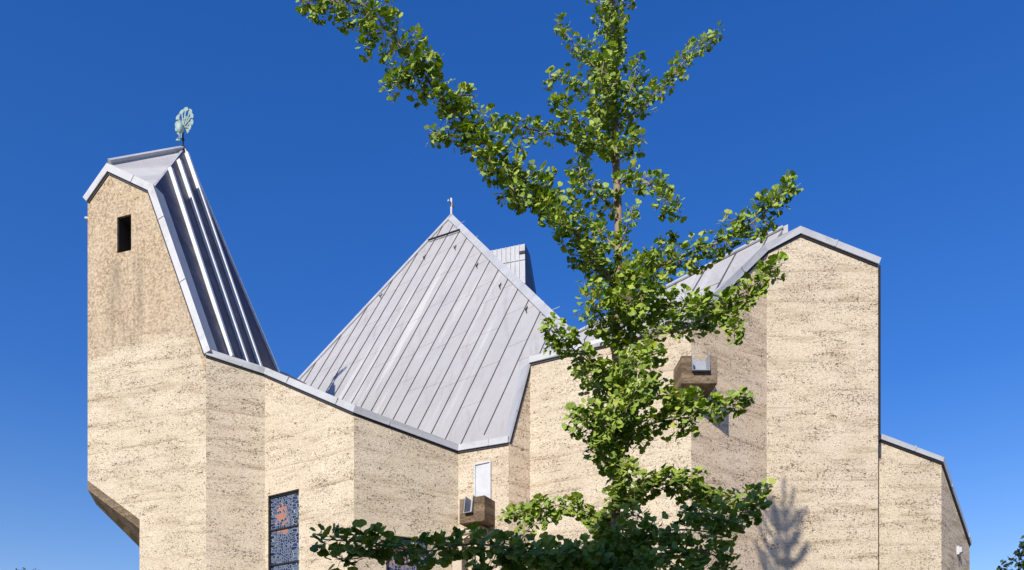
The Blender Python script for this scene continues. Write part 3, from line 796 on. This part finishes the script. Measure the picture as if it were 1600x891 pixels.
# ================================================================ the ginkgo
TD = 7.0
def leafmat():
    m, nt, b = newmat('ginkgo leaf')
    ge = nt.nodes.new('ShaderNodeNewGeometry')
    col = ramp(nt, ge.outputs['Random Per Island'], [(0, (.08,.15,.018)), (.25, (.19,.31,.026)), (.6, (.36,.49,.042)), (.92, (.50,.58,.06)), (1, (.60,.56,.08))])
    col = mixc(nt, math_(nt, 'MULTIPLY', ge.outputs['Backfacing'], .5), col, (.27,.35,.10))
    nt.links.new(col, b.inputs['Base Color']); b.inputs['Roughness'].default_value = .5; b.inputs['Specular IOR Level'].default_value = .22
    tr = nt.nodes.new('ShaderNodeBsdfTranslucent'); nt.links.new(mixc(nt, 1.0, col, (1.3,1.5,.5), 'MULTIPLY'), tr.inputs[0])
    mx = nt.nodes.new('ShaderNodeMixShader'); mx.inputs[0].default_value = .10
    nt.links.new(b.outputs[0], mx.inputs[1]); nt.links.new(tr.outputs[0], mx.inputs[2])
    nt.links.new(mx.outputs[0], nt.nodes['Material Output'].inputs[0]); return m
M['leaf'] = leafmat()
def barkmat(name, a, b_):
    m, nt, b = newmat(name); co = coords(nt, (1,1,.25))
    nt.links.new(mixc(nt, noise(nt, co, 28, 5, .7), a, b_), b.inputs['Base Color']); b.inputs['Roughness'].default_value = .9
    bp = N(nt, 'ShaderNodeBump', Strength=.6, Distance=.01); nt.links.new(noise(nt, co, 40, 4), bp.inputs['Height']); nt.links.new(bp.outputs[0], b.inputs['Normal']); return m
M['bark'] = barkmat('ginkgo bark', (.20,.14,.10), (.46,.36,.27))

rg = random.Random(11)
LV, LF = [], []
def leaf(base, dirv, up_, size):
    """fan-shaped blade on a thin stalk"""
    dirv = dirv.normalized(); s = dirv.cross(up_)
    s = s.normalized() if s.length > 1e-3 else dirv.orthogonal().normalized()
    n = s.cross(dirv).normalized()
    st = size*rg.uniform(.5, .8); b0 = base+dirv*st; k = len(LV)
    LV.extend([base-s*.0016, base+s*.0016, b0+s*.0012, b0-s*.0012]); LF.append((k, k+1, k+2, k+3))
    k = len(LV); cup = rg.uniform(-.05, .2); spread = rg.uniform(50, 70)
    LV.append(b0-dirv*.002)
    ring = 8
    for i in range(ring+1):
        a = R(-spread+2*spread*i/ring); r = size*(1-.04*rg.random())*(0.86 if i in (0, ring) else 1)
        if i == ring//2: r *= .88
        wv = math.sin(i*2.1)*.04*size
        LV.append(b0+dirv*math.cos(a)*r*.9+s*math.sin(a)*r*.95+n*(cup*size*abs(math.sin(a))**2+wv))
    for i in range(ring): LF.append((k, k+1+i, k+2+i))
def cluster(p, out, size, nl):
    for _ in range(nl):
        d = (out*rg.uniform(.3, 1.2)+V((rg.gauss(0,1), rg.gauss(0,1), rg.gauss(-.15,.8)))).normalized()
        u_ = (V((rg.gauss(-.2,.6), rg.gauss(-.75,.6), .8))).normalized()
        leaf(p, d, u_, size*rg.uniform(.72, 1.15))
def lsize(z):      # leaves grow larger lower down
    return .053 - .0036*max(-2, min(5, z-5.0))
def along(pts_, t):
    seg = [(b_-a_).length for a_, b_ in zip(pts_, pts_[1:])]; T = sum(seg)*t
    for (a_, b_), l in zip(zip(pts_, pts_[1:]), seg):
        if T <= l: return a_.lerp(b_, T/l), (b_-a_).normalized()
        T -= l
    return pts_[-1], (pts_[-1]-pts_[-2]).normalized()
def length(pts_): return sum((b_-a_).length for a_, b_ in zip(pts_, pts_[1:]))
def smoothp(pts_, n=3):
    out_ = []
    for i in range(len(pts_)-1):
        p0 = pts_[max(i-1,0)]; p1 = pts_[i]; p2 = pts_[i+1]; p3 = pts_[min(i+2,len(pts_)-1)]
        for k in range(n):
            t = k/n; out_.append(.5*((2*p1)+(p2-p0)*t+(2*p0-5*p1+4*p2-p3)*t*t+(3*p1-p0-3*p2+p3)*t**3))
    return out_+[pts_[-1]]
ginkgo = empty('ginkgo_tree', (.95, TD, 0))
tag(ginkgo, 'tall sparse ginkgo with bright green fan leaves, standing before the church', 'tree', )
gori = V((.95, TD, 0))
def gbranch(pts_, r0, r1):
    m = MB(); n = len(pts_); m.tube(pts_, [r0+(r1-r0)*i/(n-1) for i in range(n)], 7); return rel(m, 'branch', M['bark'], ginkgo, gori)
def dress(pts_, rad, dens, twigs, t0=.0, nl=(3, 6)):
    """spur clusters close along a shoot; rad = reach in metres, dens = clusters per metre"""
    L = length(pts_); n = int(L*dens)
    for i in range(n):
        t = t0+(1-t0)*(i+rg.random())/n; p, d = along(pts_, t)
        taper = 1.0 if t < .8 else 1-(t-.8)*2.2
        o = V((rg.gauss(0,1), rg.gauss(0,1), rg.gauss(0,1))); o = (o-d*o.dot(d)).normalized()
        rr2 = rad*taper*rg.random()**.8
        q = p+o*rr2
        if rr2 > .05: twigs.append((p, q))
        cluster(q, o, lsize(p.z), rg.randint(*nl))
twigs = []
# trunk, seen bare in places; the leader runs on above the picture
trunk_px = [(958,1470,7.0),(960,900,7.0),(962,800,7.0),(966,700,7.0),(964,600,7.0),(962,520,7.0),(966,420,7.0),(966,330,7.0),(960,200,7.0),(960,100,7.0),(957,0,7.0),(952,-200,6.95),(938,-420,6.9),(918,-640,6.9),(898,-860,6.9),(880,-1100,6.9),(870,-1310,6.9)]
tp = [P(*q) for q in trunk_px]; tp[0].z = -.05; tp = smoothp(tp, 3)
n = len(tp); zt_ = [max(.006, .056*(1-(p.z/16.6))**.9) for p in tp]; zt_ = [min(.10, r_) for r_ in zt_]
m = MB(); m.tube(tp, zt_, 12); rel(m, 'trunk', M['bark'], ginkgo, gori)
def trunk_at(y):
    z = EYE+(HY-y)*TD/F; return min(tp, key=lambda p: abs(p.z-z)).copy()
S = [  # shoots: photo polyline with distance, reach px, density, thickness
 ([(955,440,7.0),(900,365,6.8),(850,312,6.6),(800,262,6.5),(750,212,6.4),(700,165,6.3),(650,102,6.2),(605,50,6.15),(575,12,6.1),(520,2,6.1),(470,2,6.1)], 30, 72, .022),
 ([(800,262,6.5),(800,290,6.4),(812,318,6.4)], 15, 40, .005),
 ([(750,212,6.4),(765,240,6.3),(760,268,6.3)], 14, 40, .005),
 ([(840,300,6.6),(868,330,6.5),(880,355,6.4)], 18, 40, .005),
 ([(700,165,6.3),(712,150,6.3),(738,150,6.3)], 12, 40, .005),
 ([(650,102,6.2),(668,92,6.1),(680,100,6.1)], 10, 40, .005),
 ([(860,320,6.65),(830,305,6.55),(780,303,6.5)], 10, 34, .006),
 ([(745,215,6.4),(720,212,6.35),(672,208,6.3)], 12, 34, .006),
 ([(640,100,6.2),(622,120,6.2),(606,150,6.2)], 10, 34, .006),
 ([(590,45,6.15),(572,62,6.15),(570,85,6.15)], 8, 24, .005),
 ([(960,235,7.0),(915,214,7.1),(870,210,7.1),(820,200,7.0),(765,185,6.9)], 12, 36, .010),
 ([(960,215,7.0),(1005,165,7.1),(1050,118,7.2),(1095,68,7.3),(1123,46,7.3)], 12, 34, .011),
 ([(966,300,7.0),(1000,280,6.8),(1035,305,6.7),(1064,332,6.6)], 15, 40, .010),
 ([(966,345,7.0),(930,300,6.9),(905,262,6.9),(915,225,6.9)], 14, 40, .010),
 ([(966,400,7.0),(925,350,7.1),(900,320,7.1)], 14, 30, .008),
 ([(960,180,7.0),(925,150,6.9),(890,120,6.8),(855,125,6.8)], 14, 34, .009),
 ([(960,130,7.0),(915,90,7.1),(890,60,7.1),(868,30,7.1)], 10, 28, .007),
 ([(960,150,7.0),(930,95,7.2),(922,65,7.2)], 15, 36, .007),
 ([(960,240,7.0),(915,200,6.7),(872,160,6.7),(862,163,6.7)], 13, 34, .008),
 ([(960,200,7.0),(985,140,6.8),(998,92,6.8)], 13, 38, .008),
 ([(960,120,7.0),(950,60,6.9),(938,0,6.9),(935,-60,6.9)], 15, 38, .007),
 ([(960,90,7.0),(968,40,7.1),(972,-40,7.1)], 15, 40, .007),
 ([(962,230,7.0),(985,225,6.8),(1005,215,6.7)], 12, 36, .006),
 ([(960,250,7.0),(945,200,7.1),(925,170,7.2)], 15, 38, .007),
 ([(962,190,7.0),(940,130,6.7),(948,80,6.7)], 16, 38, .007),
 ([(968,400,7.0),(978,360,6.8),(990,320,6.8)], 10, 22, .006),
 # lower right limb
 ([(962,470,7.0),(1010,425,6.9),(1065,402,6.8),(1125,378,6.6),(1180,345,6.5),(1215,310,6.4),(1240,290,6.4)], 21, 52, .016),
 ([(1150,362,6.5),(1160,345,6.5),(1130,345,6.5)], 7, 20, .004),
 ([(1010,425,6.9),(1030,395,6.9),(1050,370,6.9)], 15, 40, .006),
 ([(962,520,7.0),(1020,480,6.7),(1080,478,6.5),(1140,470,6.4),(1185,440,6.3),(1222,414,6.3)], 18, 48, .014),
 ([(1130,472,6.4),(1145,500,6.4),(1148,532,6.4)], 9, 36, .004),
 ([(962,560,7.0),(1020,520,7.2),(1080,505,7.3),(1120,500,7.3)], 24, 46, .010),
 ([(962,520,7.0),(930,480,6.7),(925,440,6.7)], 24, 50, .010),
 ([(962,480,7.0),(985,440,7.2),(1010,410,7.3)], 24, 50, .010),
 ([(962,500,7.0),(1000,460,6.5),(1040,440,6.5)], 24, 50, .010),
 ([(960,470,7.0),(930,420,7.0),(905,390,7.0)], 22, 44, .010),
 ([(960,600,7.0),(915,562,6.8),(880,530,6.7),(852,497,6.6)], 17, 42, .009),
 ([(880,530,6.7),(868,548,6.7),(860,540,6.7)], 10, 30, .004),
 ([(960,640,7.0),(925,595,7.2),(905,570,7.2)], 20, 44, .008),
 ([(962,590,7.0),(1000,562,6.6),(1035,550,6.5)], 22, 50, .009),
 ([(962,650,7.0),(1010,610,6.8),(1060,622,6.6),(1120,638,6.5),(1170,614,6.4)], 12, 42, .011),
 ([(962,660,7.0),(990,620,6.5),(1015,590,6.4)], 22, 50, .009),
 ([(964,690,7.0),(930,660,6.7),(890,652,6.6)], 22, 50, .009),
 ([(964,700,7.0),(1010,665,6.8),(1060,655,6.7),(1085,650,6.7)], 24, 52, .010),
 ([(964,690,7.0),(980,640,7.3),(990,600,7.3)], 26, 46, .009),
 ([(964,740,7.0),(935,700,6.8),(915,680,6.7)], 18, 46, .008),
 ([(964,780,7.0),(972,740,6.8),(978,715,6.8)], 14, 44, .008),
 # low right
 ([(962,800,7.0),(1010,765,6.9),(1050,757,6.95),(1095,778,7.1),(1150,782,7.1),(1200,762,7.1)], 12, 38, .011),
 ([(962,790,7.0),(1000,760,6.8),(1020,745,6.8),(1075,745,6.8),(1095,738,6.8)], 10, 32, .008),
 ([(1060,800,6.5),(1110,805,6.3),(1140,815,6.2),(1175,795,6.2),(1192,778,6.2)], 12, 34, .008),
 ([(960,880,7.0),(1010,838,6.5),(1060,828,6.3),(1110,832,6.2),(1145,842,6.2)], 17, 34, .012),
 ([(960,900,7.0),(1020,860,6.4),(1080,860,6.2),(1120,870,6.1),(1135,895,6.1)], 22, 42, .012),
 # low left, lit
 ([(960,830,7.0),(920,800,7.2),(870,790,7.3),(830,800,7.4),(788,803,7.5)], 12, 38, .010),
 ([(870,792,7.7),(840,815,7.8),(815,838,7.8)], 10, 30, .005),
 # long dark shoot to the left, nearest the camera
 ([(960,905,7.0),(900,868,6.2),(820,862,5.7),(740,850,5.4),(660,862,5.2),(580,848,5.1),(535,845,5.0),(497,842,5.0)], 16, 32, .010),
 ([(600,850,5.1),(560,872,5.1),(525,872,5.1)], 10, 18, .005),
 ([(960,930,7.0),(880,890,6.2),(800,880,5.8),(740,895,5.6)], 22, 46, .011),
 ([(960,900,7.0),(920,868,6.5),(870,860,6.3),(835,862,6.2)], 20, 44, .011),
 ([(960,880,7.0),(985,840,6.7),(1000,800,6.6)], 28, 52, .011),
 ([(960,870,7.0),(940,830,7.2),(930,810,7.2)], 26, 48, .009),
 ([(960,930,7.0),(1000,900,6.4),(1050,895,6.2),(1100,905,6.1)], 26, 46, .011),
 ([(960,940,7.0),(920,900,6.3),(870,905,6.1)], 26, 46, .011),
]
for pl_, reach, dens, th in S:
    q = [P(*v) for v in pl_]
    q[0] = trunk_at(pl_[0][1]) if abs(pl_[0][0]-962) < 9 else q[0]
    q = smoothp(q, 4)
    gbranch(q, th, .003)
    dress(q, reach*pl_[len(pl_)//2][2]/F*(1.0 if reach < 26 else 1.12), dens*1.8, twigs, .06)
# foliage hugging the trunk
for y0, y1, rch, dn in ((-20,110,16,60),(110,200,18,60),(350,400,8,12),(430,560,24,70),(560,700,24,70),(700,790,17,70),(790,900,28,80)):
    dress([trunk_at(y0), trunk_at(y1)], rch*TD/F, dn, twigs)
# leader above the picture: upswept shoots whose shadow falls on the gable wall
for k in range(110):
    f = rg.random(); z = 9.0+f*7.0
    b_ = min(tp, key=lambda p: abs(p.z-z)).copy(); a_ = rg.uniform(0, 2*math.pi); L = (1.7-f*.9)*rg.uniform(.6, 1.1)
    e = b_+V((math.cos(a_)*L*.6, math.sin(a_)*L*.6, L*rg.uniform(.6, 1.1)))
    q = smoothp([b_, b_.lerp(e, .5)+V((math.cos(a_),math.sin(a_),0))*.08, e], 3)
    gbranch(q, .008, .002)
    dress(q, .04, 46, twigs, .15, (3, 5))
m = MB()
for a_, b_ in twigs: m.tube([a_, b_], [.0028,.0018], 4, cap=False)
rel(m, 'twig', M['bark'], ginkgo, gori)['kind'] = 'stuff'
print('leaves', len(LF)//9)
lo = mesh('foliage', [v-gori for v in LV], LF, M['leaf'], ginkgo)

# ================================================================ far trees
M['far_leaf'] = plain('far foliage', (.035,.055,.02), .8, 0, .5, 3)
M['far_bark'] = barkmat('dark bark', (.08,.06,.045), (.16,.12,.09))
def fartree(name, base, h, rad, label, seed, conifer=False):
    r_ = random.Random(seed); e = empty(name, base); tag(e, label, 'tree')
    m = MB(); m.tube([(0,0,-.1),(0.1,0,h*.3),(0,.1,h*.9)], [h*.028,h*.02,h*.004], 8)
    for k in range(14):
        a_ = r_.uniform(0,6.28); z = h*r_.uniform(.25,.8); L = rad*.8*(1-abs(z/h-.45))
        m.tube([(0,0,z),(math.cos(a_)*L,math.sin(a_)*L,z+L*.4)], [h*.008,.02], 5)
    m.build('trunk', M['far_bark'], e)
    vs_, fs = [], []; clumps = []
    for k in range(90):
        f = r_.random(); a_ = r_.uniform(0,6.28)
        rad_ = rad*(math.sin(math.pi*min(1, .12+f*.86))**.7)*r_.uniform(.5, 1); clumps.append(V((math.cos(a_)*rad_, math.sin(a_)*rad_, h*(.22+.76*f))))
    for c in clumps:
        cr = rad*r_.uniform(.14,.28)
        for k in range(130):
            o = V((r_.gauss(0,1), r_.gauss(0,1), r_.gauss(0,1))).normalized()*cr*r_.random()**.4; p = c+o
            n_ = V((r_.gauss(0,1), r_.gauss(0,1), r_.gauss(0,1))).normalized(); t_ = n_.orthogonal().normalized(); b_ = n_.cross(t_); s_ = r_.uniform(.10,.2)
            i = len(vs_); vs_ += [p-t_*s_, p-b_*s_*.5, p+t_*s_, p+b_*s_*.5]; fs.append((i,i+1,i+2,i+3))
    mesh('crown', vs_, fs, M['far_leaf'], e)
fartree('broadleaf_tree', (30.1, 42, 0), 14.9, 4.0, 'dark leafy tree cut off by the right edge beyond the annex', 3)
fartree('broadleaf_tree', (-46.5, 75, 0), 20.4, 5.5, 'distant treetop barely showing left of the church tower', 4)

# ================================================================ the house across the street that shades the lower ginkgo
hb = empty('apartment_building', (-8, -16, 0)); tag(hb, 'long pale rendered apartment block across the street behind the viewer', 'building')
HZ = 15.3
m = MB(); m.box(-26,26,-6,6,0,HZ); m.build('wall', M['render'], hb)
m = MB(); m.add([(-26.5,-6.5,HZ),(26.5,-6.5,HZ),(26.5,6.5,HZ),(-26.5,6.5,HZ),(-22,0,HZ+1.6),(22,0,HZ+1.6)], [(3,2,1,0),(0,1,5,4),(2,3,4,5),(1,2,5),(3,0,4)]); m.build('roof', plain('roof tile', (.22,.09,.06), .8), hb)
M['pane'] = plain('window glass', (.05,.06,.07), .08, 0, .1)
for fl_ in range(4):
    fl_ *= 1.12
    for c_ in range(13):
        x = -24+c_*4; z = 1.2+fl_*3.1; m = MB()
        for (a0_, a1_, z0_, z1_) in ((x-.7,x-.62,z,z+1.6),(x+.62,x+.7,z,z+1.6),(x-.62,x+.62,z,z+.08),(x-.62,x+.62,z+1.52,z+1.6),(x-.03,x+.03,z+.08,z+1.52)):
            m.box(a0_, a1_, 5.995, 6.07, z0_, z1_)
        wf_ = m.build('window', M['white'], hb)
        m = MB(); m.box(x-.62, x+.62, 5.99, 6.02, z+.08, z+1.52); m.build('pane', M['pane'], wf_)
